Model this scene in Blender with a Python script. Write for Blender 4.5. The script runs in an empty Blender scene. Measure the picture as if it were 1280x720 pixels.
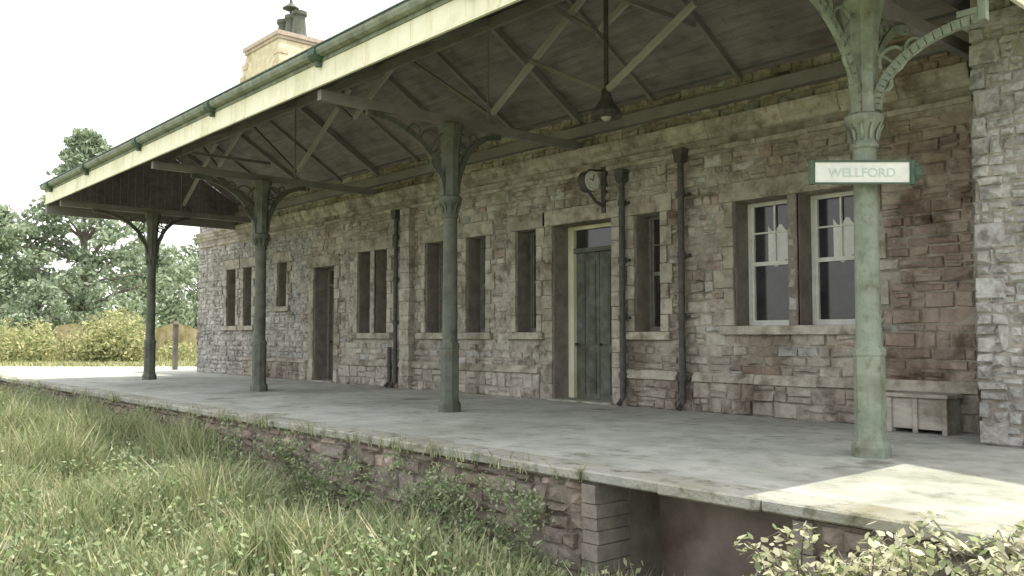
import bpy, bmesh, math, random
import numpy as np
from mathutils import Vector, Matrix
from mathutils import noise as mn
random.seed(7); np.random.seed(7)
R=random.uniform
scene=bpy.context.scene
scene.view_settings.view_transform='Standard'; scene.view_settings.look='None'; scene.view_settings.exposure=0

# ---- layout frame: X = along the platform (away), Y = towards the building, Z up, platform top = 0
def W(p): return (-p[0],p[1],p[2])

class MB:
    def __init__(s): s.v=[]; s.f=[]; s.m=[]
    def add(s,vs,fs,mat=0):
        o=len(s.v); s.v+= [tuple(v) for v in vs]
        for f in fs: s.f.append(tuple(i+o for i in f)); s.m.append(mat)
    def box(s,x0,x1,y0,y1,z0,z1,mat=0):
        vs=[(x,y,z) for x in (x0,x1) for y in (y0,y1) for z in (z0,z1)]
        s.add(vs,[(0,1,3,2),(4,6,7,5),(0,4,5,1),(2,3,7,6),(0,2,6,4),(1,5,7,3)],mat)
    def prism(s,prof,axis,a0,a1,mat=0):
        n=len(prof)
        def P(p,a):
            return (a,p[0],p[1]) if axis=='X' else (p[0],a,p[1]) if axis=='Y' else (p[0],p[1],a)
        vs=[P(p,a0) for p in prof]+[P(p,a1) for p in prof]
        fs=[tuple(range(n)),tuple(range(2*n-1,n-1,-1))]+[(i,(i+1)%n,(i+1)%n+n,i+n) for i in range(n)]
        s.add(vs,fs,mat)
    def beam(s,p,q,w,h,mat=0):
        p=Vector(p);q=Vector(q);d=(q-p).normalized()
        up=Vector((0,0,1)) if abs(d.z)<.95 else Vector((1,0,0))
        a=d.cross(up).normalized()*w/2; b=a.normalized().cross(d).normalized()*h/2
        vs=[c+i*a+j*b for c in (p,q) for i,j in ((-1,-1),(1,-1),(1,1),(-1,1))]
        s.add(vs,[(0,1,2,3),(7,6,5,4),(0,4,5,1),(1,5,6,2),(2,6,7,3),(3,7,4,0)],mat)
    def tube(s,pts,rs,n=8,mat=0):
        pts=[Vector(p) for p in pts]
        o=len(s.v)
        for i,p in enumerate(pts):
            d=(pts[min(i+1,len(pts)-1)]-pts[max(i-1,0)]).normalized()
            up=Vector((0,0,1)) if abs(d.z)<.9 else Vector((1,0,0))
            a=d.cross(up).normalized(); b=a.cross(d).normalized()
            r=rs[i] if isinstance(rs,(list,tuple)) else rs
            for k in range(n):
                t=2*math.pi*k/n+math.pi/n
                s.v.append(tuple(p+a*r*math.cos(t)+b*r*math.sin(t)))
        for i in range(len(pts)-1):
            for k in range(n):
                s.f.append((o+i*n+k,o+i*n+(k+1)%n,o+(i+1)*n+(k+1)%n,o+(i+1)*n+k)); s.m.append(mat)
        s.f.append(tuple(o+k for k in range(n))); s.m.append(mat)
        e=o+(len(pts)-1)*n
        s.f.append(tuple(e+k for k in range(n))); s.m.append(mat)
    def lathe(s,c,prof,n=16,mat=0,rot=0):
        s.tube([(c[0],c[1],z) for r,z in prof],[r for r,z in prof],n,mat)
    def obj(s,name,mats,parent=None,smooth=False,recalc=True,bevel=0):
        me=bpy.data.meshes.new(name)
        me.from_pydata([W(v) for v in s.v],[],s.f)
        for m in mats: me.materials.append(m)
        me.polygons.foreach_set('material_index',s.m)
        if smooth: me.polygons.foreach_set('use_smooth',[True]*len(s.f))
        me.update()
        if recalc:
            bm=bmesh.new(); bm.from_mesh(me); bmesh.ops.recalc_face_normals(bm,faces=bm.faces); bm.to_mesh(me); bm.free()
        ob=bpy.data.objects.new(name,me); scene.collection.objects.link(ob)
        if parent: ob.parent=parent
        if bevel:
            b=ob.modifiers.new('b','BEVEL'); b.width=bevel; b.segments=1; b.limit_method='ANGLE'
        return ob
def empty(name,loc=(0,0,0)):
    e=bpy.data.objects.new(name,None); scene.collection.objects.link(e); return e

# ------------------------------------------------------------------ materials
def mat(name,c1,c2,scale=3,rough=.85,bump=.2,bscale=30,island=0,metal=0,stain=None,transl=0,stretch=None,spec=.3,islandcols=None,detail=5):
    m=bpy.data.materials.new(name); m.use_nodes=True; nt=m.node_tree; N=nt.nodes; L=nt.links
    b=N['Principled BSDF']; out=N['Material Output']
    b.inputs['Roughness'].default_value=rough; b.inputs['Metallic'].default_value=metal
    b.inputs['Specular IOR Level'].default_value=spec
    tc=N.new('ShaderNodeTexCoord'); src=tc.outputs['Object']
    if stretch:
        mp=N.new('ShaderNodeMapping'); mp.inputs['Scale'].default_value=stretch; L.new(src,mp.inputs[0]); src=mp.outputs[0]
    col=None
    if island<1:
        n=N.new('ShaderNodeTexNoise'); n.inputs['Scale'].default_value=scale; n.inputs['Detail'].default_value=detail; n.inputs['Roughness'].default_value=.65; L.new(src,n.inputs[0])
        r=N.new('ShaderNodeValToRGB'); r.color_ramp.elements[0].position=.32; r.color_ramp.elements[1].position=.68
        r.color_ramp.elements[0].color=(*c1,1); r.color_ramp.elements[1].color=(*c2,1); L.new(n.outputs[0],r.inputs[0])
        col=r.outputs[0]
    if island:
        g=N.new('ShaderNodeNewGeometry'); ri=N.new('ShaderNodeValToRGB'); ri.color_ramp.interpolation='LINEAR'
        cols=islandcols or [(.5,.5,.5),(1,1,1)]
        while len(ri.color_ramp.elements)<len(cols): ri.color_ramp.elements.new(.5)
        for i,c in enumerate(cols):
            ri.color_ramp.elements[i].position=i/(len(cols)-1); ri.color_ramp.elements[i].color=(*c,1)
        L.new(g.outputs['Random Per Island'],ri.inputs[0])
        if col is None: col=ri.outputs[0]
        else:
            mx=N.new('ShaderNodeMix'); mx.data_type='RGBA'; mx.blend_type='MULTIPLY' if not islandcols else 'MIX'
            mx.inputs[0].default_value=island; L.new(col,mx.inputs[6]); L.new(ri.outputs[0],mx.inputs[7]); col=mx.outputs[2]
    for st in (stain or []) if isinstance(stain,list) else ([stain] if stain else []):
        sc=st[4] if len(st)>4 else None; s_=tc.outputs['Object']
        if sc:
            mp=N.new('ShaderNodeMapping'); mp.inputs['Scale'].default_value=sc; L.new(s_,mp.inputs[0]); s_=mp.outputs[0]
        n3=N.new('ShaderNodeTexNoise'); n3.inputs['Scale'].default_value=st[1]; n3.inputs['Detail'].default_value=5; n3.inputs['Roughness'].default_value=.62; L.new(s_,n3.inputs[0])
        r3=N.new('ShaderNodeValToRGB'); r3.color_ramp.elements[0].position=st[2]; r3.color_ramp.elements[1].position=st[3]
        r3.color_ramp.elements[0].color=(1,1,1,1); r3.color_ramp.elements[1].color=(*st[0],1); L.new(n3.outputs[0],r3.inputs[0])
        m3=N.new('ShaderNodeMix'); m3.data_type='RGBA'; m3.blend_type='MULTIPLY'; m3.inputs[0].default_value=1
        L.new(col,m3.inputs[6]); L.new(r3.outputs[0],m3.inputs[7]); col=m3.outputs[2]
    L.new(col,b.inputs['Base Color'])
    if bump:
        n2=N.new('ShaderNodeTexNoise'); n2.inputs['Scale'].default_value=bscale; n2.inputs['Detail'].default_value=3; L.new(src,n2.inputs[0])
        bp=N.new('ShaderNodeBump'); bp.inputs['Strength'].default_value=bump; bp.inputs['Distance'].default_value=.02
        L.new(n2.outputs[0],bp.inputs['Height']); L.new(bp.outputs[0],b.inputs['Normal'])
    if transl:
        t=N.new('ShaderNodeBsdfTranslucent'); L.new(col,t.inputs[0]); ms=N.new('ShaderNodeMixShader'); ms.inputs[0].default_value=transl
        L.new(b.outputs[0],ms.inputs[1]); L.new(t.outputs[0],ms.inputs[2]); L.new(ms.outputs[0],out.inputs[0])
    return m

STONECOL=[(.21,.19,.165),(.50,.46,.40),(.31,.275,.24),(.58,.545,.48),(.37,.33,.29),(.53,.505,.45),(.25,.225,.20),(.46,.42,.37)]
ST=[((.60,.57,.54),.6,.45,.68),((.50,.47,.44),2.6,.53,.68),((.68,.65,.61),1.3,.5,.66,(1,1,.22))]
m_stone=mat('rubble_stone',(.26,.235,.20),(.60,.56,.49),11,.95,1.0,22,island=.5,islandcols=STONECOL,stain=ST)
m_red=mat('red_stone',(.26,.205,.175),(.50,.42,.365),11,.95,1.0,22,island=.5,islandcols=[(.25,.19,.165),(.42,.335,.28),(.50,.425,.37),(.32,.25,.215)],stain=ST)
m_pale_skylit=mat('pale_skylit_stone',(.26,.255,.24),(.56,.555,.53),12,.95,1.0,22,island=.45,islandcols=[(.24,.23,.22),(.50,.495,.47),(.38,.36,.33),(.60,.595,.57),(.32,.31,.30)],stain=[((.62,.61,.60),1.2,.45,.66),((.55,.55,.54),5,.5,.64)])  # paleness holds open-sky light for the wing and the uncovered far wall
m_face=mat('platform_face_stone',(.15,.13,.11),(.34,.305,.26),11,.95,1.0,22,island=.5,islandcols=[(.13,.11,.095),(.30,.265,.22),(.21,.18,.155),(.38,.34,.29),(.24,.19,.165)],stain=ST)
m_mortar=mat('mortar',(.27,.25,.215),(.48,.445,.39),6,.95,.6,40,stain=ST)
m_dress=mat('dressed_stone',(.35,.32,.265),(.58,.54,.465),5,.9,.5,30,island=.5,stain=[((.55,.53,.48),1.4,.45,.68),((.55,.52,.48),4,.5,.66)])
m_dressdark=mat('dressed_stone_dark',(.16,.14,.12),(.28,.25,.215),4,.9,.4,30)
m_plat=mat('platform_tarmac',(.37,.38,.345),(.52,.53,.48),1.6,.92,.5,50,stain=[((.68,.70,.65),.5,.42,.66),((.72,.72,.68),3.5,.5,.7),((.55,.54,.5),1.1,.60,.68)])
m_cope=mat('coping_stone',(.31,.315,.28),(.45,.445,.39),3,.9,.6,30,island=.25,stain=[((.55,.53,.43),1.5,.45,.7),((.5,.5,.42),5,.52,.66)])
m_green=mat('green_paint',(.17,.205,.16),(.26,.295,.23),5,.6,.25,40,stain=[((.6,.55,.5),3,.48,.7),((.7,.62,.5),9,.55,.7)],spec=.4)
m_greend=mat('darker_green_paint',(.09,.10,.08),(.15,.16,.128),5,.65,.25,40,stain=((.6,.55,.5),3,.48,.7),spec=.3)  # darker green for the columns past the first and the chimney pots
m_dgreen=mat('dark_green_paint',(.035,.07,.045),(.075,.12,.08),5,.6,.25,40,spec=.4)
m_door=mat('door_paint',(.095,.105,.085),(.17,.18,.15),6,.7,.3,30,stain=((.55,.5,.45),2,.45,.7))
m_cream=mat('cream_paint',(.74,.72,.53),(.86,.84,.68),2.5,.6,.1,40,stain=[((.78,.78,.66),1.5,.5,.75),((.8,.76,.66),1.2,.52,.7,(6,1,.3))])
m_white=mat('white_paint',(.62,.62,.58),(.78,.78,.74),6,.6,.1,40)
m_dull=mat('dull_white_paint',(.30,.28,.25),(.45,.43,.39),6,.7,.1,40)
m_oldpaint=mat('old_paint',(.14,.13,.115),(.25,.235,.21),8,.8,.2,40)
m_beam=mat('beam_paint',(.19,.18,.17),(.28,.27,.255),4,.8,.3,30,stain=((.7,.66,.64),2,.45,.7))
m_strut=mat('strut_paint',(.34,.32,.30),(.46,.44,.41),4,.8,.2,30,stain=((.7,.66,.64),2,.45,.7))
m_board=mat('ceiling_board',(.185,.165,.165),(.29,.265,.265),3,.85,.4,20,island=.18,stretch=(.4,3,3),stain=[((.66,.62,.63),.5,.42,.7),((.7,.66,.66),2.2,.5,.7)])
m_slate=mat('slate',(.09,.09,.10),(.17,.17,.19),3,.7,.3,25,island=.5)
m_iron=mat('black_iron',(.05,.05,.047),(.11,.10,.09),10,.6,.2,50)
m_glass=mat('window_glass',(.02,.022,.022),(.05,.052,.052),3,.1,.0,5,spec=.6)
m_curtain=mat('curtain',(.66,.66,.66),(.82,.82,.80),6,.9,.3,15)
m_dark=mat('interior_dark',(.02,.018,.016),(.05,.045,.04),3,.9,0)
m_brick=mat('chimney_render',(.50,.43,.27),(.72,.65,.46),4,.9,.5,25,stain=((.7,.6,.5),1.5,.5,.72))
m_cap=mat('chimney_cap',(.42,.34,.27),(.58,.49,.40),5,.9,.4,25)
m_recess=mat('recess_wall',(.20,.165,.145),(.33,.28,.25),1.8,.95,.5,18,stain=((.5,.45,.4),1.2,.4,.65))
GR=[(.15,.20,.08),(.27,.33,.15),(.44,.43,.26),(.21,.27,.13),(.36,.40,.22),(.62,.58,.40)]
m_grass=mat('grass',(0,0,0),(0,0,0),1.2,.9,0,island=1,islandcols=GR,transl=.3)
m_weed=mat('weed_leaves',(0,0,0),(0,0,0),2,.7,0,island=1,islandcols=[(.14,.20,.09),(.27,.34,.17),(.44,.48,.32)],transl=.3)
m_leaf=mat('leaves',(0,0,0),(0,0,0),.6,.75,0,island=1,islandcols=[(.12,.17,.11),(.27,.34,.22),(.46,.52,.40)],transl=.4)  # greens lifted paler so the colour carries distance haze
m_leafy=mat('hedge_leaves',(0,0,0),(0,0,0),.6,.75,0,island=1,islandcols=[(.18,.22,.09),(.36,.38,.18),(.58,.55,.32)],transl=.35)
m_bramble=mat('bramble_leaves',(0,0,0),(0,0,0),3,.7,0,island=1,islandcols=[(.14,.19,.08),(.40,.44,.25),(.70,.66,.52),(.36,.38,.22),(.55,.54,.38)],transl=.35)
m_bark=mat('bark',(.10,.09,.075),(.21,.19,.165),4,.95,.8,12)
m_fence=mat('tan_boards',(.46,.38,.22),(.64,.55,.36),2,.9,.3,20,island=.25,stretch=(4,4,.7),stain=((.6,.62,.4),1,.45,.65))
m_wood=mat('bench_wood',(.32,.29,.25),(.47,.44,.385),3,.85,.3,20,stretch=(1,4,4),stain=((.55,.52,.48),3,.45,.7))
m_ground=mat('ground_soil',(.15,.17,.09),(.28,.28,.16),1.1,.95,.6,8,stain=((.6,.7,.4),.2,.4,.7))

# ------------------------------------------------------------------ masonry helpers
def rubble(mb,P,a0,a1,z0,z1,ops,hmin=.10,hmax=.21,wmin=.12,wmax=.40,mat=0,prot=(.012,.05),matf=None):
    z=z0
    while z<z1-.03:
        h=R(hmin,hmax)
        if z+h>z1-.08: h=z1-z
        cuts=[(o[0],o[1]) for o in ops if o[2]<z+h*.6 and o[3]>z+h*.4]
        a=a0+R(-wmax,0)
        segs=[]
        while a<a1:
            w=R(wmin,wmax); segs.append((max(a,a0),min(a+w,a1))); a+=w
        out=[]
        for s in segs:
            parts=[s]
            for c in cuts:
                np_=[]
                for p in parts:
                    if p[1]<=c[0] or p[0]>=c[1]: np_.append(p)
                    else:
                        if p[0]<c[0]: np_.append((p[0],c[0]))
                        if p[1]>c[1]: np_.append((c[1],p[1]))
                parts=np_
            out+=parts
        for (p,q) in out:
            if q-p<.05: continue
            subs=[(z,z+h)]
            if h>.15 and random.random()<.4:
                zm=z+h*R(.35,.65); subs=[(z,zm),(zm,z+h)]
            for (u,v) in subs:
                g=.007; d=R(*prot); j=.015
                b=[(p+g,u+g),(q-g,u+g),(q-g,v-g),(p+g,v-g)]
                s=.016
                f=[(p+g+s,u+g+s),(q-g-s,u+g+s),(q-g-s,v-g-s),(p+g+s,v-g-s)]
                vs=[P(x+R(-.010,.010),y+R(-.014,.014),-.002) for x,y in b]+[P(x+R(-j,j),y+R(-j,j),d+R(-.018,.012)) for x,y in f]
                cx=(p+q)/2+R(-.25,.25)*(q-p); cz=(u+v)/2+R(-.2,.2)*(v-u)
                vs.append(P(cx,cz,d+R(-.01,.035)))
                mt=matf(cx,cz) if matf else mat
                mb.add(vs,[(0,1,5,4),(1,2,6,5),(2,3,7,6),(3,0,4,7),(4,5,8),(5,6,8),(6,7,8),(7,4,8)],mt)
        z+=h
def wallfill(mb,x0,x1,y0,y1,z0,z1,ops,mat=0):
    xs=sorted(set([x0,x1]+[o[0] for o in ops]+[o[1] for o in ops]))
    for i in range(len(xs)-1):
        a,b=xs[i],xs[i+1]
        oo=sorted([(o[2],o[3]) for o in ops if o[0]<=a+1e-6 and o[1]>=b-1e-6])
        z=z0
        for (u,v) in oo:
            if u>z: mb.box(a,b,y0,y1,z,u,mat)
            z=v
        if z<z1: mb.box(a,b,y0,y1,z,z1,mat)

YW=11.04
building=empty('stone_station_building')
wins=[(25.1,25.75,1.45,3.15,'o'),(24.0,24.55,1.45,3.15,'o'),(21.85,22.4,1.95,3.15,'o'),
      (17.65,18.2,1.22,3.14,'o'),(16.93,17.48,1.22,3.14,'l'),
      (14.78,15.45,1.22,3.14,'o'),(13.4,14.02,1.22,3.14,'o'),(11.92,12.5,1.22,3.14,'o'),
      (9.0,9.55,1.22,3.14,'o'),(6.72,7.62,1.3,3.14,'w'),(5.68,6.58,1.3,3.14,'w')]
doors=[(19.3,20.35,0,2.9),(10.05,11.5,0,3.15)]
ops=[w[:4] for w in wins]+doors
mb=MB()
wallfill(mb,4.2,28.0,YW,YW+.5,-.02,5.15,[o if o[2]>0 else (o[0],o[1],-.02,o[3]) for o in ops])
mb.box(27.5,28.0,YW+.5,19,-.02,5.15); mb.box(3.8,28.0,19,19.4,-.02,5.15)
mb.prism([(YW+.01,5.15),(15.2,8.8),(19.39,5.15)],'X',27.6,27.98)
mb.prism([(YW+.01,5.15),(15.2,8.8),(19.39,5.15)],'X',3.9,4.2)
mb.obj('wall_core',[m_mortar],building)
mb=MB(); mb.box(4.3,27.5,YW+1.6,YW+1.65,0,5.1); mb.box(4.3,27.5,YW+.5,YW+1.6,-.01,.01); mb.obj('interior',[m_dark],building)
zones=[]
dr=MB()
def surround(x0,x1,z0,z1,sill=True,lo=.17,hi=.30):
    z=z0
    k=random.randint(0,1)
    while z<z1-.05:
        h=min(R(.22,.34),z1-z)
        if z1-(z+h)<.12: h=z1-z
        for side in (0,1):
            w=(hi if (k+side)%2 else lo)*R(.85,1.12)
            a,b=(x0-w,x0) if side==0 else (x1,x1+w)
            dr.box(a+.004,b,YW-.03-R(0,.016),YW+.3,z+.004,z+h-.004); zones.append((a,b,z,z+h))
        z+=h; k+=1
    L=.24
    dr.box(x0-L,x1+L,YW-.045,YW+.3,z1+.002,z1+.28); zones.append((x0-L,x1+L,z1,z1+.28))
    if sill:
        dr.box(x0-.22,x1+.22,YW-.10,YW+.34,z0-.13,z0-.003); zones.append((x0-.22,x1+.22,z0-.13,z0))
for w in wins[:3]: surround(*w[:4],hi=.24,lo=.14)
surround(16.93,18.2,1.22,3.14)
for w in wins[5:9]: surround(*w[:4],hi=.26,lo=.15)
surround(5.68,7.62,1.3,3.14,hi=.36)
for d in doors: surround(*d,sill=False,hi=.30,lo=.2)
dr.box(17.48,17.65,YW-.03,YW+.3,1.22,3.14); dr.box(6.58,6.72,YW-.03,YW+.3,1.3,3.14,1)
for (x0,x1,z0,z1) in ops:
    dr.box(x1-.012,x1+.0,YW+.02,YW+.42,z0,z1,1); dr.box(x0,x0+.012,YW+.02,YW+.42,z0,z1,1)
def hmould_l(x0,x1,prof,mt=0):
    x=x0
    while x<x1-.01:
        n=min(x+R(.7,1.3),x1); dz=R(-.006,.006); dr.prism([(YW-a-dz,z+dz) for a,z in prof],'X',x+.003,n-.003,mt); x=n
hmould_l(4.21,27.9,[(-.02,4.14),(.05,4.16),(.07,4.22),(.12,4.25),(.12,4.31),(.16,4.36),(.16,4.42),(-.02,4.42)])
hmould_l(4.21,27.9,[(-.02,3.96),(.04,3.96),(.05,4.03),(-.02,4.05)])
hmould_l(20.7,24.5,[(-.02,.46),(.09,.46),(.09,.50),(.0,.56),(-.02,.56)])
plx=[(11.83,19.0),(8.66,9.72),(4.21,8.36)]
for a,b in plx: hmould_l(a,b,[(-.02,.46),(.10,.46),(.10,.52),(.045,.60),(-.02,.60)])
zones+=[(4.2,28,4.14,4.42),(4.2,28,3.96,4.05)]
for (a,b) in ((15.86,16.25),):
    z=0
    while z<3.95:
        h=min(R(.26,.36),3.96-z); dr.box(a+R(-.0,.03),b-R(0,.03),YW-.16,YW+.1,z+.003,z+h-.003); z+=h
    zones.append((a,b,0,3.96))
dr.obj('dressed_surrounds',[m_dress,m_dressdark],building,bevel=.014)
mb=MB()
allz=ops+zones
P=lambda a,z,d:(a,YW-d,z)
def matf(x,z):
    if x>20.6+R(-.4,.4): return 2  # beyond the canopy shade, sky light is put into the stone colour
    return 1 if (x<5.3+R(-.4,.4) or random.random()<.04+.08*(x<9)) else (2 if random.random()<.08 else 0)
rubble(mb,P,4.25,28.0,.0,5.1,allz,matf=matf,prot=(.005,.045))
for a,b in plx+[(20.7,24.5)]:
    rubble(mb,lambda a_,z,d:(a_,YW-.05-d,z),a,b,0,.46,[],hmin=.15,hmax=.24,mat=0)
    mb.box(a,b,YW-.05,YW,0,.455,0)
mb.obj('rubble_facing',[m_stone,m_red,m_pale_skylit],building)

def window(x0,x1,z0,z1,kind):
    mb=MB(); y=YW+.34
    m=m_white if kind=='w' else (m_dull if kind=='l' else m_oldpaint)
    mb.box(x0+.013,x0+.06,y,y+.09,z0+.01,z1-.003); mb.box(x1-.06,x1-.013,y,y+.09,z0+.01,z1-.003)
    mb.box(x0+.06,x1-.06,y,y+.09,z1-.06,z1-.003); mb.box(x0+.06,x1-.06,y-.02,y+.09,z0+.003,z0+.08)
    zm=(z0+z1)/2
    mb.box(x0+.06,x1-.06,y+.015,y+.065,zm-.03,zm+.03)
    mb.box(x0+.06,x0+.10,y+.02,y+.06,z0+.08,z1-.06); mb.box(x1-.10,x1-.06,y+.02,y+.06,z0+.08,z1-.06)
    xm=(x0+x1)/2; mb.box(xm-.014,xm+.014,y+.022,y+.055,z0+.08 if kind!='w' else zm+.03,z1-.06)
    zq=(zm+z1)/2; mb.box(x0+.10,x1-.10,y+.024,y+.052,zq-.012,zq+.012)
    mb.box(x0+.06,x1-.06,y+.06,y+.066,z0+.05,z1-.05,1)
    if kind=='w':
        n=9; xs=np.linspace(x0+.20,x0+.58,n)
        vs=[];zt=zm+.52;zb=zm+.0
        for i,x in enumerate(xs):
            vs+= [(x,y+.057+.002*(i%2),zt-.06*math.sin(i*1.3)),(x,y+.057+.002*(i%2),zb+.05*math.sin(i*.9))]
        mb.add(vs,[(2*i,2*i+2,2*i+3,2*i+1) for i in range(n-1)],2)
    mb.obj('sash_window',[m,m_glass,m_curtain],building,recalc=False)
for w in wins: window(*w)
def door(x0,x1,z0,z1,main):
    mb=MB(); y=YW+.40; f=m_cream if main else m_oldpaint
    zt=z1-.45; t=.15 if main else .1
    mb.box(x1-t,x1-.013,y-.03,y+.1,z0,z1-.003); mb.box(x0+.013,x0+.08,y-.02,y+.1,z0,z1-.003,3)
    mb.box(x0+.08,x1-t,y-.02,y+.1,z1-.07,z1-.003,0); mb.box(x0+.08,x1-t,y-.03,y+.1,zt-.04,zt+.04,3)
    mb.box(x0+.08,x1-t,y+.05,y+.056,zt,z1-.05,1)
    leaves=[(x0+.08,x1-t)] if not main else [(x0+.08,(x0+x1)/2-.005),((x0+x1)/2+.005,x1-t)]
    for a,b in leaves:
        mb.box(a,b,y+.05,y+.09,z0+.01,zt-.04,2)
        w=b-a
        for (u,v) in ((.12,.85),(1.0,zt-.2)):
            for k in (0,1):
                p=a+.08+k*(w/2-.02); q=p+w/2-.14
                mb.box(p,q,y+.03,y+.05,u,v,3)
                mb.box(p+.03,q-.03,y+.022,y+.03,u+.03,v-.03,2)
        mb.tube([(b-.06,y+.02,1.0),(b-.06,y-.04,1.0)],.025,8,4)
    mb.obj('panelled_door',[f,m_glass,m_door,m_door,m_iron],building,bevel=.004)
    mb=MB(); mb.box(x0-.05,x1+.05,YW-.12,YW+.5,-.01,.035); mb.obj('door_step',[m_cope],building,bevel=.01)
door(*doors[0],False); door(*doors[1],True)
def pipe(x,z0,z1,head=True):
    mb=MB(); y=YW-.13
    mb.tube([(x,y,z1),(x,y,z0+.15),(x,y-.10,z0+.03)],.05,10)
    for z in np.arange(z0+.5,z1,.95):
        mb.tube([(x,y,z-.05),(x,y,z+.05)],.068,10); mb.box(x-.11,x+.11,y+.03,YW-.02,z-.02,z+.02)
    if head: mb.prism([(x-.06,z1-.05),(x+.06,z1-.05),(x+.10,z1+.16),(x-.10,z1+.16)],'Y',y-.08,y+.08)
    mb.obj('drain_pipe',[m_iron],building)
pipe(9.72,0,3.75); pipe(8.5,0,3.9); pipe(16.42,0,3.8); pipe(16.65,0,.9,False)
mb=MB()
for (ya,za,yb,zb) in ((10.9,5.05,15.2,8.9),(19.55,5.05,15.2,8.9)):
    n=24; d=1/n
    for i in range(n):
        t0,t1=i*d,(i+1)*d; x=3.7
        p0=(ya+(yb-ya)*t0,za+(zb-za)*t0+.05); p1=(ya+(yb-ya)*t1,za+(zb-za)*t1+.02)
        mb.prism([p0,p1,(p1[0],p1[1]-.05),(p0[0],p0[1]-.07)],'X',x,28.15)
mb.tube([(3.7,15.2,8.95),(28.15,15.2,8.95)],.1,8)
mb.obj('slate_roof',[m_slate],building)
YN=9.9
mb=MB(); xg=.9
mb.prism([(-2.2,-.02),(3.78,-.02),(3.78,4.9),(xg,8.1),(-2.2,4.9)],'Y',YN,YN+.4)  # gable above view, shaped so its shadow bounds the sunlit platform patch
mb.box(3.40,3.78,YN+.4,19.4,-.02,4.9); mb.box(-2.2,-1.8,YN+.4,19.4,-.02,4.9)
mb.obj('wing_core',[m_mortar],building)
mb=MB()
rubble(mb,lambda a,z,d:(a,YN-d,z),-2.2,3.66,0,4.9,[],hmin=.08,hmax=.17,wmin=.10,wmax=.30,prot=(.005,.035))
rubble(mb,lambda a,z,d:(3.78+d,YN+a,z),.2,1.1,0,4.5,[])
z=4.9
while z<7.9:
    h=.25; w=(8.1-z-h)/3.2
    if w>.05: rubble(mb,lambda a,zz,d:(a,YN-d,zz),xg-3.1*w,xg+2.88*w,z,z+h-.005,[],hmin=.2,hmax=.25)
    z+=h
z=0;k=0
while z<4.4:
    h=R(.2,.3); 
    rubble(mb,lambda a,zz,d:(a,YN-d,zz),3.64 if k%2 else 3.5,3.80,z,min(z+h,4.45),[],hmin=.29,hmax=.3,wmin=.4,wmax=.5,prot=(.04,.06)); z+=h;k+=1
mb.box(-2.3,3.83,YN-.09,YN+.3,4.45,4.57)
mb.obj('wing_rubble',[m_pale_skylit],building)  # wing takes the stone with open-sky brightness in its colour
mb=MB()
mb.beam((4.0,14.7,4.8),(xg,14.7,8.3),10,.12); mb.beam((-2.4,14.7,4.8),(xg,14.7,8.3),10,.12)  # unseen roof over the gable, shaped to cast that same shadow
mb.obj('wing_shadow_roof',[m_slate],building)
# chimney
ch=MB(); cx,cy=26.3,13.1
def frus(c,w0,d0,z0,w1,d1,z1,mt=0):
    vs=[(c[0]+sx*w/2,c[1]+sy*d/2,z) for w,d,z in((w0,d0,z0),(w1,d1,z1)) for sx,sy in((-1,-1),(1,-1),(1,1),(-1,1))]
    ch.add(vs,[(0,1,2,3),(4,5,6,7),(0,1,5,4),(1,2,6,5),(2,3,7,6),(3,0,4,7)],mt)
frus((cx,cy),3.3,2.1,6.4,3.2,2.0,8.7); frus((cx,cy),3.2,2.0,8.7,2.35,1.6,10.45)
frus((cx,cy),2.45,1.7,10.45,2.45,1.7,10.55,1); frus((cx,cy),2.55,1.8,10.55,2.55,1.8,10.68,1); frus((cx,cy),2.1,1.4,10.68,1.6,1.1,10.8,1)
for i in range(8):
    z=8.75+i*.2; t=(z-8.7)/1.75; w=3.2-.85*t; d=2.0-.4*t
    if i%2==0: ch.box(cx-w/2-.03,cx-w/2+.35,cy-d/2-.03,cy-d/2+.3,z,z+.17,0); ch.box(cx+w/2-.35,cx+w/2+.03,cy-d/2-.03,cy-d/2+.3,z,z+.17,0)
for dx in(-.85,-.35,.2):
    ch.lathe((cx+dx,cy+.05,0),[(.27,10.75),(.24,10.9),(.19,11.4),(.25,11.45),(.25,11.56),(.17,11.58)],12,2)
ch.tube([(cx-.35,cy,11.4),(cx-.35,cy,12.9)],.045,6,2)
ch.tube([(cx-.35,cy,12.1),(cx-.8,cy+.1,12.7)],.03,6,2); ch.tube([(cx-.35,cy,12.1),(cx-.6,cy+.1,11.5)],.035,6,2)
ch.lathe((cx-.35,cy,0),[(.02,11.7),(.28,11.8),(.05,12.0),(.02,12.05)],10,2)
ch.lathe((cx+.95,cy,0),[(.05,10.68),(.10,10.8),(.03,11.0),(.07,11.05),(.01,11.2)],10,1)
ch.obj('chimney_stack',[m_brick,m_cap,m_greend],building)

# ------------------------------------------------------------------ canopy
canopy=empty('platform_canopy')
XN,XE=3.0,25.0; YF=5.85; YR=8.9; ZR=6.3; ZE=4.94; ZWl=5.0; YI=YW-.02
COL=[4.12,10.77,17.34,23.9]; YC=8.15
def zroof(y): return (ZE+(ZR-ZE)*(y-YF)/(YR-YF)) if y<YR else ZR+(ZWl-ZR)*(y-YR)/(YI-YR)
mb=MB()
def slope(ya,za,yb,zb,n):
    for i in range(n):
        t0,t1=i/n,(i+1)/n; g=.005
        y0,z0=ya+(yb-ya)*t0,za+(zb-za)*t0; y1,z1=ya+(yb-ya)*t1,za+(zb-za)*t1
        d=R(-.003,.003)
        x=XN+.03
        while x<XE-.05:
            nx=min(x+R(3,5),XE-.03)
            mb.prism([(y0+g,z0+d),(y1-g,z1+d),(y1-g,z1+.04),(y0+g,z0+.04)],'X',x,nx-.004); x=nx
slope(YF+.03,ZE,YR,ZR,22); slope(YR,ZR,YI,ZWl,18)
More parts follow.
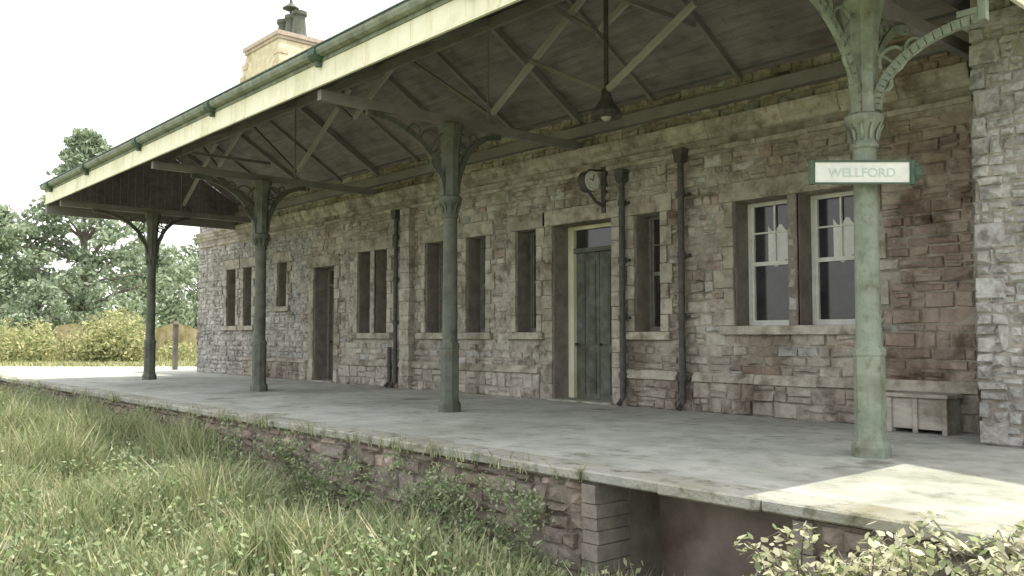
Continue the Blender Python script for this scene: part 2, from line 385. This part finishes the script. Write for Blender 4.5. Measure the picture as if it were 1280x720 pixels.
mb.obj('ceiling_boards',[m_board],canopy)
mb=MB()
mb.prism([(YF-.05,ZE+.05),(YR,ZR+.05),(YI,ZWl+.05),(YI,ZWl+.13),(YR,ZR+.14),(YF-.05,ZE+.10)],'X',XN-.05,XE+.05)
mb.obj('roof_covering',[m_slate],canopy)
mb=MB()
for i in range(8):
    a=XN-.06+(XE-XN+.12)*i/8; b=XN-.06+(XE-XN+.12)*(i+1)/8
    mb.box(a+.002,b-.002,YF-.04,YF,4.56,4.87)
mb.box(XN-.06,XE+.06,YF-.065,YF-.042,4.545,4.59)
mb.box(XN-.07,XN-.03,YF,YI,4.24,4.62)
mb.prism([(YF,4.62),(YF,ZE+.04),(YR,ZR+.04),(YI,ZWl+.04),(YI,4.62)],'X',XN-.03,XN)
mb.obj('fascia',[m_cream],canopy)
mb=MB()
mb.box(XN-.07,XE+.07,YF-.06,YF-.005,4.872,4.92,0)
mb.prism([(YF-.02,4.922),(YF-.09,4.925),(YF-.15,4.94),(YF-.175,4.99),(YF-.175,5.03),(YF-.02,5.03)],'X',XN-.1,XE+.1,0)
mb.prism([(YF+.02,5.035),(YF-.19,5.035),(YF-.19,5.055),(YF+.02,5.075)],'X',XN-.12,XE+.12,1)
for x in (7.3,10.6,14.2,17.8,21.3,24.4):
    mb.tube([(x-.09,YF-.11,4.97),(x+.09,YF-.11,4.97)],.10,10,2)
    mb.tube([(x,YF-.10,4.98),(x,YF-.08,4.80)],.045,8,2)
mb.obj('gutter',[m_green,m_dgreen,m_dgreen],canopy)
mb=MB()
for i in range(26):
    ya=YF+(YI-YF)*i/26; yb=YF+(YI-YF)*(i+1)/26-.008
    mb.prism([(ya,4.5),(yb,4.5),(yb,zroof(yb)),(ya,zroof(ya))],'X',XE-.03,XE,0)
mb.box(XE-.05,XE+.04,YF-.03,YI,4.30,4.56,1)
mb.obj('end_gable',[m_board,m_beam],canopy)
mb=MB()
for X in COL:
    mb.box(X-.05,X+.05,YF+.03,YI,4.40,4.54,0)
    mb.beam((X,YF+.05,ZE-.08),(X,YR,ZR-.08),.08,.12,0); mb.beam((X,YR,ZR-.08),(X,YI,ZWl-.08),.08,.12,0)
    mb.tube([(X,YR,4.56),(X,YR,ZR-.1)],.018,8,0)
    for s in (-1,1):
        x2=X+s*2.2
        if XN<x2<XE: mb.beam((X+s*.05,YR+.05,4.72),(x2,YR+.05,ZR-.22),.06,.09 if s<0 else .06,1 if s<0 else 0)
for X in [(COL[i]+COL[i+1])/2 for i in range(3)]:
    mb.beam((X,YF+.05,ZE-.06),(X,YR,ZR-.06),.06,.09,0); mb.beam((X,YR,ZR-.06),(X,YI,ZWl-.06),.06,.09,0)
    mb.beam((X,7.9,5.5),(X,9.9,5.5),.05,.07,0)
    mb.beam((X+.9,YR+.04,5.45),(X-.5,YR+.04,ZR-.15),.06,.08,1); mb.beam((X+1.0,YR+.04,5.45),(X+2.0,YR+.04,ZR-.15),.05,.06,0)
for i in range(3):
    for t in (.25,.75):
        X=COL[i]+(COL[i+1]-COL[i])*t
        mb.beam((X,YF+.05,ZE-.04),(X,YR,ZR-.04),.05,.06,0); mb.beam((X,YR,ZR-.04),(X,YI,ZWl-.04),.05,.06,0)
mb.box(XN+.05,XE-.05,YR-.04,YR+.04,ZR-.22,ZR-.04,0)
mb.beam((XN+.05,7.2,zroof(7.2)-.08),(XE-.05,7.2,zroof(7.2)-.08),.06,.08,0)
mb.box(XN+.05,XE-.05,YW-.17,YW-.03,4.62,4.80,0)
mb.beam((8.15,YR-.02,4.55),(6.7,YR+.02,5.35),.055,.08,1); mb.beam((8.25,YR-.02,4.55),(9.8,YR+.02,5.35),.05,.06,0); mb.beam((6.7,YR+.02,5.35),(6.7,YR+.02,ZR-.2),.05,.05,0)
mb.obj('roof_timbers',[m_beam,m_strut,m_iron],canopy)

def column(X,end=False):
    G=m_green if end else m_greend
    e=empty('cast_iron_column')
    mb=MB(); c=(X,YC,0)
    mb.lathe(c,[(.18,0),(.18,.10),(.17,.13),(.15,.16),(.143,.22),(.143,.95),(.153,.97),(.153,1.02),(.13,1.05)],8)
    mb.lathe(c,[(.128,1.03),(.118,1.1),(.112,2.4),(.108,2.95),(.125,2.97),(.13,3.0),(.11,3.03),(.11,3.10),(.125,3.14),(.165,3.2),(.18,3.23),(.18,3.28),(.15,3.30)],20,1)
    mb.tube([(X,YC,3.28),(X,YC,3.5),(X,YC,4.1),(X,YC,4.4)],[.14,.13,.15,.21],8)
    for k in range(10):
        t=2*math.pi*k/10; r=.12
        mb.tube([(X+r*math.cos(t),YC+r*math.sin(t),3.04),(X+(r+.015)*math.cos(t),YC+(r+.015)*math.sin(t),3.12),(X+(r+.055)*math.cos(t),YC+(r+.055)*math.sin(t),3.19)],[.014,.02,.01],5)
    mb.obj('shaft',[G,G],e)
    def arc(dx,dy,reach,z0,z1,w=.06,h=.085):
        m=MB(); n=18; pts=[]
        for i in range(n+1):
            t=math.pi/2*i/n; a=.13+(reach-.13)*(1-math.cos(t)); z=z0+(z1-z0)*math.sin(t)
            pts.append(Vector((X+dx*a,YC+dy*a,z)))
        for i in range(n):
            m.beam(pts[i],pts[i]+(pts[i+1]-pts[i])*1.08,w,h)
        def ring(a,z,r):
            q=[(X+dx*(a+r*math.cos(2*math.pi*k/16)),YC+dy*(a+r*math.cos(2*math.pi*k/16)),z+r*math.sin(2*math.pi*k/16)) for k in range(17)]
            m.tube(q,.018,6)
        s=reach/1.5
        ring(.36*s+.03,z1-.26*s,.17*s); ring(.68*s,z1-.14*s,.10*s); ring(.27*s+.02,z1-.56*s,.085*s)
        q=[(X+dx*(.13+.25*s*math.sin(k/10*3.0)),YC+dy*(.13+.25*s*math.sin(k/10*3.0)),z0+.2+(z1-z0-.3)*k/10) for k in range(11)]
        m.tube(q,.016,6)
        m.obj('bracket',[G],e)
    arc(0,-1,1.5,3.3,4.36); arc(0,1,1.0,3.35,4.36)
    if end:
        arc(-1,0,1.10,3.32,3.96)
        m=MB(); m.box(XN+.04,X-.9,YC-.03,YC+.03,4.004,4.06); m.box(XN-.028,XN+.035,YC-.04,YC+.04,3.93,4.3); m.obj('end_tie',[G],e)
    return e
for i,X in enumerate(COL): column(X,i==0)

sg=empty('platform_name_sign')
mb=MB()
L,H=.44,.105
mb.box(-L,L,-.02,.0,-H,H,0)
mb.box(-L,L,-.03,-.02,H-.008,H+.010,1); mb.box(-L,L,-.03,-.02,-H-.010,-H+.008,1)
for s in (-1,1):
    mb.tube([(s*(L+.02),-.015,-H-.01),(s*(L+.02),-.015,H+.01)],.03,8,1)
mb.lathe((-(L+.06),-.01,0),[(.02,-.07),(.05,-.03),(.05,.04),(.02,.07)],8,1)
mb.obj('board',[m_white,m_dgreen],sg)
mb=MB(); mb.box(-.12,.12,.0,.03,-.05,.05); mb.tube([(-.1,.10,0),(-.1,.0,0)],.02,8); mb.tube([(.1,.10,0),(.1,.0,0)],.02,8); mb.obj('clamp',[m_iron],sg)
cu=bpy.data.curves.new('lettering','FONT'); cu.body='WELLFORD'; cu.size=.12; cu.align_x='CENTER'; cu.align_y='CENTER'; cu.extrude=.002
m_text=mat('lettering_paint',(.45,.56,.50),(.52,.62,.57),5,.6,0)
cu.materials.append(m_text)
t=bpy.data.objects.new('lettering',cu); scene.collection.objects.link(t); t.parent=sg; t.location=(0,-.024,-.005); t.rotation_euler=(math.pi/2,0,0)
sg.rotation_euler=(0,math.radians(1),math.radians(43)); sg.location=W((4.06,YC-.19,2.70))

lp=empty('pendant_lamp'); mb=MB(); c=(8.2,8.9)
mb.tube([(c[0],c[1],zroof(8.9)),(c[0],c[1],4.5)],.035,8)
mb.lathe((c[0],c[1],0),[(.03,4.58),(.06,4.52),(.09,4.42),(.12,4.36),(.21,4.24),(.22,4.17),(.20,4.17)],16)
mb.lathe((c[0],c[1],0),[(.05,4.22),(.08,4.17),(.05,4.13),(.02,4.12)],12,1)
mb.obj('lamp_body',[m_iron,m_dull],lp)
ck=empty('station_clock'); mb=MB(); X,Yk,Z=10.2,YW-.42,3.74
mb.tube([(X-.08,Yk,Z),(X+.08,Yk,Z)],.18,24,0)
mb.tube([(X-.10,Yk,Z),(X-.075,Yk,Z)],[.165,.165],24,1)
mb.tube([(X,YW,Z+.24),(X,Yk,Z+.19)],.02,6,0); mb.tube([(X,YW,Z-.40),(X,Yk+.18,Z-.32),(X,Yk,Z-.17)],.03,6,0)
mb.box(X-.05,X+.05,YW-.06,YW,Z-.5,Z+.3,0)
mb.beam((X-.107,Yk,Z),(X-.107,Yk+.03,Z+.11),.010,.012,0); mb.beam((X-.107,Yk,Z),(X-.107,Yk-.08,Z+.03),.010,.012,0)
for k in range(12):
    t=k*math.pi/6; mb.beam((X-.101,Yk+.13*math.sin(t),Z+.13*math.cos(t)),(X-.101,Yk+.148*math.sin(t),Z+.148*math.cos(t)),.006,.008,0)
mb.obj('clock_body',[m_iron,m_white],ck)

bn=empty('platform_bench'); mb=MB()
for i in range(4): mb.box(4.36,5.1,10.45+i*.12,10.56+i*.12,.42,.47)
mb.box(4.40,5.07,10.50,10.53,.05,.415,0); mb.box(4.40,4.45,10.53,10.9,0,.415); mb.box(5.02,5.07,10.53,10.9,0,.415)
for x in (4.38,4.72,5.03): mb.box(x,x+.06,10.47,10.50,0,.415,0)
mb.obj('bench_body',[m_wood],bn,bevel=.006)

# ------------------------------------------------------------------ platform + ground
pf=empty('station_platform')
YE=5.5; XA,XB=3.36,5.16
mb=MB()
mb.box(-25,45,YE+.35,24,-.085,0)
mb.box(XB+.04,45,YE+.37,24,-1.6,-.09); mb.box(-25,XA-.04,YE+.37,24,-1.6,-.09); mb.box(XA-.04,XB+.04,YE+.9,24,-1.6,-.09)
mb.obj('platform_surface',[m_plat],pf)
mb=MB()
x=-24
while x<44.5:
    n=x+R(.75,1.1); o_=R(-.022,.022); 
    mb.box(x+.002,n-.002,YE-.05+o_,YE+.347,-.085+R(-.01,.0),.002+R(0,.006)); x=n
mb.obj('coping',[m_cope],pf,bevel=.014)
mb=MB()
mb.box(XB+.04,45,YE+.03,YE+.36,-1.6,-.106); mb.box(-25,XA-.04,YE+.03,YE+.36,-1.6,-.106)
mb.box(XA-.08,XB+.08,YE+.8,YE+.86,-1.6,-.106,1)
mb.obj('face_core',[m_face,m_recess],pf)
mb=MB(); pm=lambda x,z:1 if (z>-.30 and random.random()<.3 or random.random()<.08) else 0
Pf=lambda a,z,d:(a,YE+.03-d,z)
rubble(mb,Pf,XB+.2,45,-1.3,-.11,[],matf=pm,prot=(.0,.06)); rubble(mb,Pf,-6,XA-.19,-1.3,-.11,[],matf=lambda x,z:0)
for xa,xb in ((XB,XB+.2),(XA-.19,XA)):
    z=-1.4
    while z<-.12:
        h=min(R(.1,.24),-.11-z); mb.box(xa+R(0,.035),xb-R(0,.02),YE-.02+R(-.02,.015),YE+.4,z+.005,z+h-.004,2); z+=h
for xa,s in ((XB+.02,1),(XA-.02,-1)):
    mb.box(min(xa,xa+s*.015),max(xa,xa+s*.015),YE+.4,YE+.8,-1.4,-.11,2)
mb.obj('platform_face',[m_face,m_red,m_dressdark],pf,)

def gz(X,Y):
    t=min(1,max(0,(X-26)/22)); tr=-1.0+.92*t
    tr+= .35*math.exp(-((X-22)/8)**2)*max(0,min(1,(Y-1)/3))
    s=min(1,max(0,(Y-7.0)/.3)); z=tr*(1-s)-.13*s
    if X<0 and Y<5: z=-1.0
    d=math.hypot(X,Y)
    z+=.05*math.sin(X*1.3)*math.cos(Y*1.7)*(1-s)
    if d>120: z+=(d-120)*.012*(.6+.4*math.sin(X*.013))
    return z
xs=list(np.arange(-40,-4,4))+list(np.arange(-4,60,.8))+list(np.arange(60,120,6))+[140,180,240,320,450,650]; xs=[-650,-450,-300,-200,-120,-80,-60]+xs
ys=[-650,-450,-300,-200,-120,-80,-50,-30,-20,-14,-10,-6,-3]+list(np.arange(-2,6.9,.6))+[7.0,7.15,7.3]+list(np.arange(9,60,4))+[70,90,120,160,220,300,450,650]
mb=MB(); vs=[(x,y,gz(x,y)) for x in xs for y in ys]; ny=len(ys)
fs=[(i*ny+j,i*ny+j+1,(i+1)*ny+j+1,(i+1)*ny+j) for i in range(len(xs)-1) for j in range(ny-1)]
mb.add(vs,fs); g=mb.obj('ground',[m_ground],smooth=True)

# ------------------------------------------------------------------ vegetation
def blades(name,pts,hs,mt,w=.012,lean=.35,parent=None):
    V=[];F=[]
    for (x,y,z),h in zip(pts,hs):
        a=R(0,6.283); l=h*R(.05,lean); la=R(0,6.283); ww=w*R(.6,1.5)
        dx,dy=math.cos(a)*ww,math.sin(a)*ww; lx,ly=math.cos(la)*l,math.sin(la)*l
        o=len(V)
        V+=[(x-dx,y-dy,z),(x+dx,y+dy,z),(x-dx*.8+lx*.35,y-dy*.8+ly*.35,z+h*.55),(x+dx*.8+lx*.35,y+dy*.8+ly*.35,z+h*.55),(x+lx,y+ly,z+h*R(.9,1))]
        F+=[(o,o+1,o+3,o+2),(o+2,o+3,o+4)]
    mb=MB(); mb.add(V,F); return mb.obj(name,[mt],parent,recalc=False)
pts=[];hs=[]
while len(pts)<46000:
    X=R(2,30); Y=R(.5,5.42)
    if Y<.17*X-.3: continue
    if X<6 and random.random()<.35: continue
    c=mn.noise(Vector((X*.55,Y*.9,3)))+.5*mn.noise(Vector((X*2.1,Y*2.3,1)))
    if random.random()>.55+c*1.1: continue
    near=max(0,(Y-4.3)/1.1)
    h=R(.18,.54)*(1+1.0*c)
    if X>12: h*=1.25
    if X<9.5 : h*=1-.4*near
    pts.append((X,Y,gz(X,Y)-.02)); hs.append(max(.12,h))
blades('tall_grass',pts,hs,m_grass,.010,.7)
def leafmass(name,clusters,mt,size,parent=None,flat=.0):
    V=[];F=[]
    for (cx_,cy_,cz_,rx,ry,rz,n) in clusters:
        for _ in range(n):
            u=np.random.normal(size=3); u/=np.linalg.norm(u); r=R(.2,1.05)**.6
            p=np.array((cx_+u[0]*rx*r,cy_+u[1]*ry*r,cz_+u[2]*rz*r))
            s=size*R(.5,1.3); a=np.random.normal(size=3); a[2]*=(1-flat); a/=np.linalg.norm(a)
            b=np.cross(a,np.random.normal(size=3)); b/=np.linalg.norm(b)
            o=len(V)
            V+=[tuple(p-a*s),tuple(p-a*s*.1+b*s*.5),tuple(p+a*s),tuple(p-a*s*.1-b*s*.5)]
            F.append((o,o+1,o+2,o+3))
    mb=MB(); mb.add(V,F); return mb.obj(name,[mt],parent,recalc=False)
cl=[]
for _ in range(620):
    X=R(4.5,27);Y=R(1.2,5.35)
    if Y<.2*X-.3: continue
    s=R(.10,.30); cl.append((X,Y,gz(X,Y)+R(.1,.5)*(1 if Y<4.4 or X>10 else .6),s*1.4,s*1.2,s*.9,int(42*s/.2)))
leafmass('weed_patch',cl,m_weed,.032)
cl=[]
for _ in range(300):
    X=5.8+abs(np.random.normal())*8
    if X>27: continue
    s=R(.07,.24); cl.append((X,YE-.08-R(0,.14),-R(.12,1)**.8*1.0,s*1.5,.09,s,int(45*s/.15)))
leafmass('wall_creeper',cl,m_weed,.026)
pts=[];hs=[]
for _ in range(85):
    X=R(5.4,27); n=random.randint(3,12)
    for k in range(n): pts.append((X+R(-.2,.2),YE-.06+R(-.05,.04),-.10)); hs.append(R(.05,.24))
blades('edge_weeds',pts,hs,m_grass,.006,.9)

br=empty('bramble_bush'); mb=MB(); V=[];F=[]
for _ in range(135):
    X=R(.6,3.15)
    Y=R(4.65,5.25); z=-1.0
    hx=1.12-.17*max(0,(X-1.6))
    ang=R(0,6.28); L_=R(.4,.9); pt=[];H_=hx*R(.66,1.0)
    if random.random()<.10: H_*=1.10
    for k in range(7):
        t=k/6; pt.append((X+math.cos(ang)*L_*t*t*.6,Y+math.sin(ang)*L_*t*t*.3,z+H_*math.sin(t*1.9)/.95))
    mb.tube(pt,[.008-.0008*k for k in range(7)],5)
    for k in range(30):
        t=R(.25,1); i=int(t*5.99); f=t*6-i
        p=Vector(pt[i]).lerp(Vector(pt[min(i+1,6)]),f)+Vector((R(-.06,.06),R(-.06,.06),R(-.05,.05)))
        s=R(.018,.040); a=Vector((R(-1,1),R(-1,1),R(-.8,.8))).normalized(); b=a.cross(Vector((R(-.7,.7),R(-.7,.7),1))).normalized()
        o=len(V); V+=[tuple(p-a*s),tuple(p-a*s*.3+b*s*.62),tuple(p+a*s*.5+b*s*.42),tuple(p+a*s*1.15),tuple(p+a*s*.5-b*s*.42),tuple(p-a*s*.3-b*s*.62)]
        F.append(tuple(o+q for q in range(6)))
mb.obj('stems',[m_bark],br); mb=MB(); mb.add(V,F); mb.obj('leaves',[m_bramble],br,recalc=False)

def tree(name,X,Y,H,rad,style,nl,leaf,mt=m_leaf,base=0):
    e=empty(name); mb=MB(); z0=gz(X,Y)
    n=9; tr=[(X+.15*math.sin(i),Y+.15*math.cos(i*1.7),z0+H*.93*i/n) for i in range(n+1)]
    mb.tube(tr,[max(.03,H*.02*(1-i/(n+.6))) for i in range(n+1)],8)
    cl=[]
    K=90 if style=='cedar' else 60
    for k in range(K):
        a=k*2.4+R(-.3,.3)
        if style=='cedar':
            f=.12+.88*((k+R(0,1))/K)**1.0; rr=rad*min(1,(1.05-f)*1.6)**.8*R(.15,1); zc=z0+H*f
            c=(X+rr*math.cos(a),Y+rr*math.sin(a),zc); cr=rad*R(.14,.23)*(1.1-f*.5)
            cl.append((*c,cr*1.3,cr*1.3,cr*.6,int(nl/K)))
        else:
            f=R(base,1); prof=math.sin(math.pi*min(1,max(.12,(f-base*.8)/(1-base*.8)))**.8)**.6 if f<1 else .2
            rr=rad*prof*R(.3,1); zc=z0+H*f*.96
            c=(X+rr*math.cos(a),Y+rr*math.sin(a),zc); cr=rad*R(.14,.28)
            cl.append((*c,cr*1.1,cr*1.1,cr*.8,int(nl/K)))
        j=min(n-1,int(max(.1,f*.8)*n)) if style!='cedar' else min(n-1,int(f*.95*n)); st=Vector(tr[j]); en=Vector(c)
        mid=st.lerp(en,.5)+Vector((0,0,.02*H)); mb.tube([st,mid,en],[H*.006,H*.004,.015],5)
    mb.obj('trunk_and_limbs',[m_bark],e); leafmass('crown',cl,mt,leaf,e)
def at(px,zc):
    xc=px*zc; return (-.663*xc+.749*zc, .749*xc+.663*zc)
X,Y=at(-.495,52); tree('cedar_tree',X,Y,13.4,5.2,'cedar',12500,.19)
X,Y=at(-.61,50); tree('broadleaf_tree',X,Y,9.2,4.0,'round',5000,.2,base=.2)
X,Y=at(-.42,60); tree('broadleaf_tree',X,Y,8.0,4.0,'round',4800,.2,base=.2)
X,Y=at(-.55,72); tree('broadleaf_tree',X,Y,8.5,5,'round',4500,.26,base=.15)
X,Y=at(-.36,70); tree('broadleaf_tree',X,Y,9.6,4.2,'round',4500,.24,base=.15)
X,Y=at(-.545,43); tree('shrub',X,Y,4.0,1.9,'round',3200,.14,base=.05)
X,Y=at(-.455,42); tree('shrub',X,Y,2.6,1.5,'round',2600,.12,mt=m_leafy,base=.05)
cl=[]
for k in range(120):
    a=-.75+k*.018+R(-.01,.01); d=R(150,190); X,Y=at(a,d); h=R(3,6.5); cl.append((X,Y,gz(X,Y)+h*.4,6,6,h*.55,90))
leafmass('distant_trees',cl,m_leaf,.9)
cl=[]
for k in range(58):
    a=random.choice([R(-.62,-.54),R(-.49,-.44),R(-.60,-.36)]); d=R(37,40.6); X,Y=at(a,d)
    s=R(.5,1.1) if a<-.44 else R(.4,.8)
    cl.append((X,Y,R(.2,1.3)*s,s*1.1,s*1.1,s,int(380*s)))
leafmass('hedge',cl,m_leafy,.10)
fe=empty('board_fence'); mb=MB()
p0=at(-.525,41); p1=at(-.345,41); n=90
for i in range(n):
    t=i/n; X=p0[0]+(p1[0]-p0[0])*t; Y=p0[1]+(p1[1]-p0[1])*t; t2=(i+.97)/n
    X2=p0[0]+(p1[0]-p0[0])*t2; Y2=p0[1]+(p1[1]-p0[1])*t2; h=1.72+R(-.04,.04)+.12*math.sin(i*.21)
    mb.beam((X,Y,h/2-.13),(X2,Y2,h/2-.13),.025,h)
mb.obj('boards',[m_fence],fe)
gp_=empty('gate_post'); mb=MB(); X,Y=at(-.389,30); mb.box(X-.07,X+.07,Y-.07,Y+.07,-.05,1.55); mb.prism([(X-.09,1.55),(X+.09,1.55),(X,1.66)],'Y',Y-.09,Y+.09); mb.obj('post',[m_bark],gp_)
pts=[];hs=[]
for _ in range(9000):
    a=R(-.66,-.36); d=R(33,44); X,Y=at(a,d); pts.append((X,Y,-.02 if X<45 else gz(X,Y))); hs.append(R(.1,.6)*(1 if d>37 else .35))
blades('verge_grass',pts,hs,m_leafy,.03,.5)

# ------------------------------------------------------------------ light
sv=Vector((.18,.27,1.0)).normalized()
sun=bpy.data.lights.new('sun','SUN'); sun.energy=5; sun.angle=math.radians(.5); sun.color=(1,.95,.79)
so=bpy.data.objects.new('sun',sun); scene.collection.objects.link(so); so.rotation_euler=sv.to_track_quat('Z','Y').to_euler()
w=bpy.data.worlds.new('World'); scene.world=w; w.use_nodes=True; nt=w.node_tree; bg=nt.nodes['Background']
sk=nt.nodes.new('ShaderNodeTexSky'); sk.sky_type='NISHITA'; sk.sun_disc=False
sk.sun_elevation=math.asin(sv.z); sk.sun_rotation=math.atan2(sv.x,sv.y); sk.dust_density=6; sk.air_density=1.0
nt.links.new(sk.outputs[0],bg.inputs[0]); bg.inputs[1].default_value=.12
bg2=nt.nodes.new('ShaderNodeBackground'); bg2.inputs[0].default_value=(1,.99,.96,1); bg2.inputs[1].default_value=1.6
ad=nt.nodes.new('ShaderNodeAddShader'); nt.links.new(bg.outputs[0],ad.inputs[0]); nt.links.new(bg2.outputs[0],ad.inputs[1])
nt.links.new(ad.outputs[0],nt.nodes['World Output'].inputs[0])

cam=bpy.data.cameras.new('camera'); co=bpy.data.objects.new('camera',cam); scene.collection.objects.link(co)
cam.sensor_width=36; cam.lens=36*1100/1280; cam.clip_end=2000
co.location=(0,0,1.15); co.rotation_euler=(math.radians(90+3.12),0,math.radians(48.85)); scene.camera=co
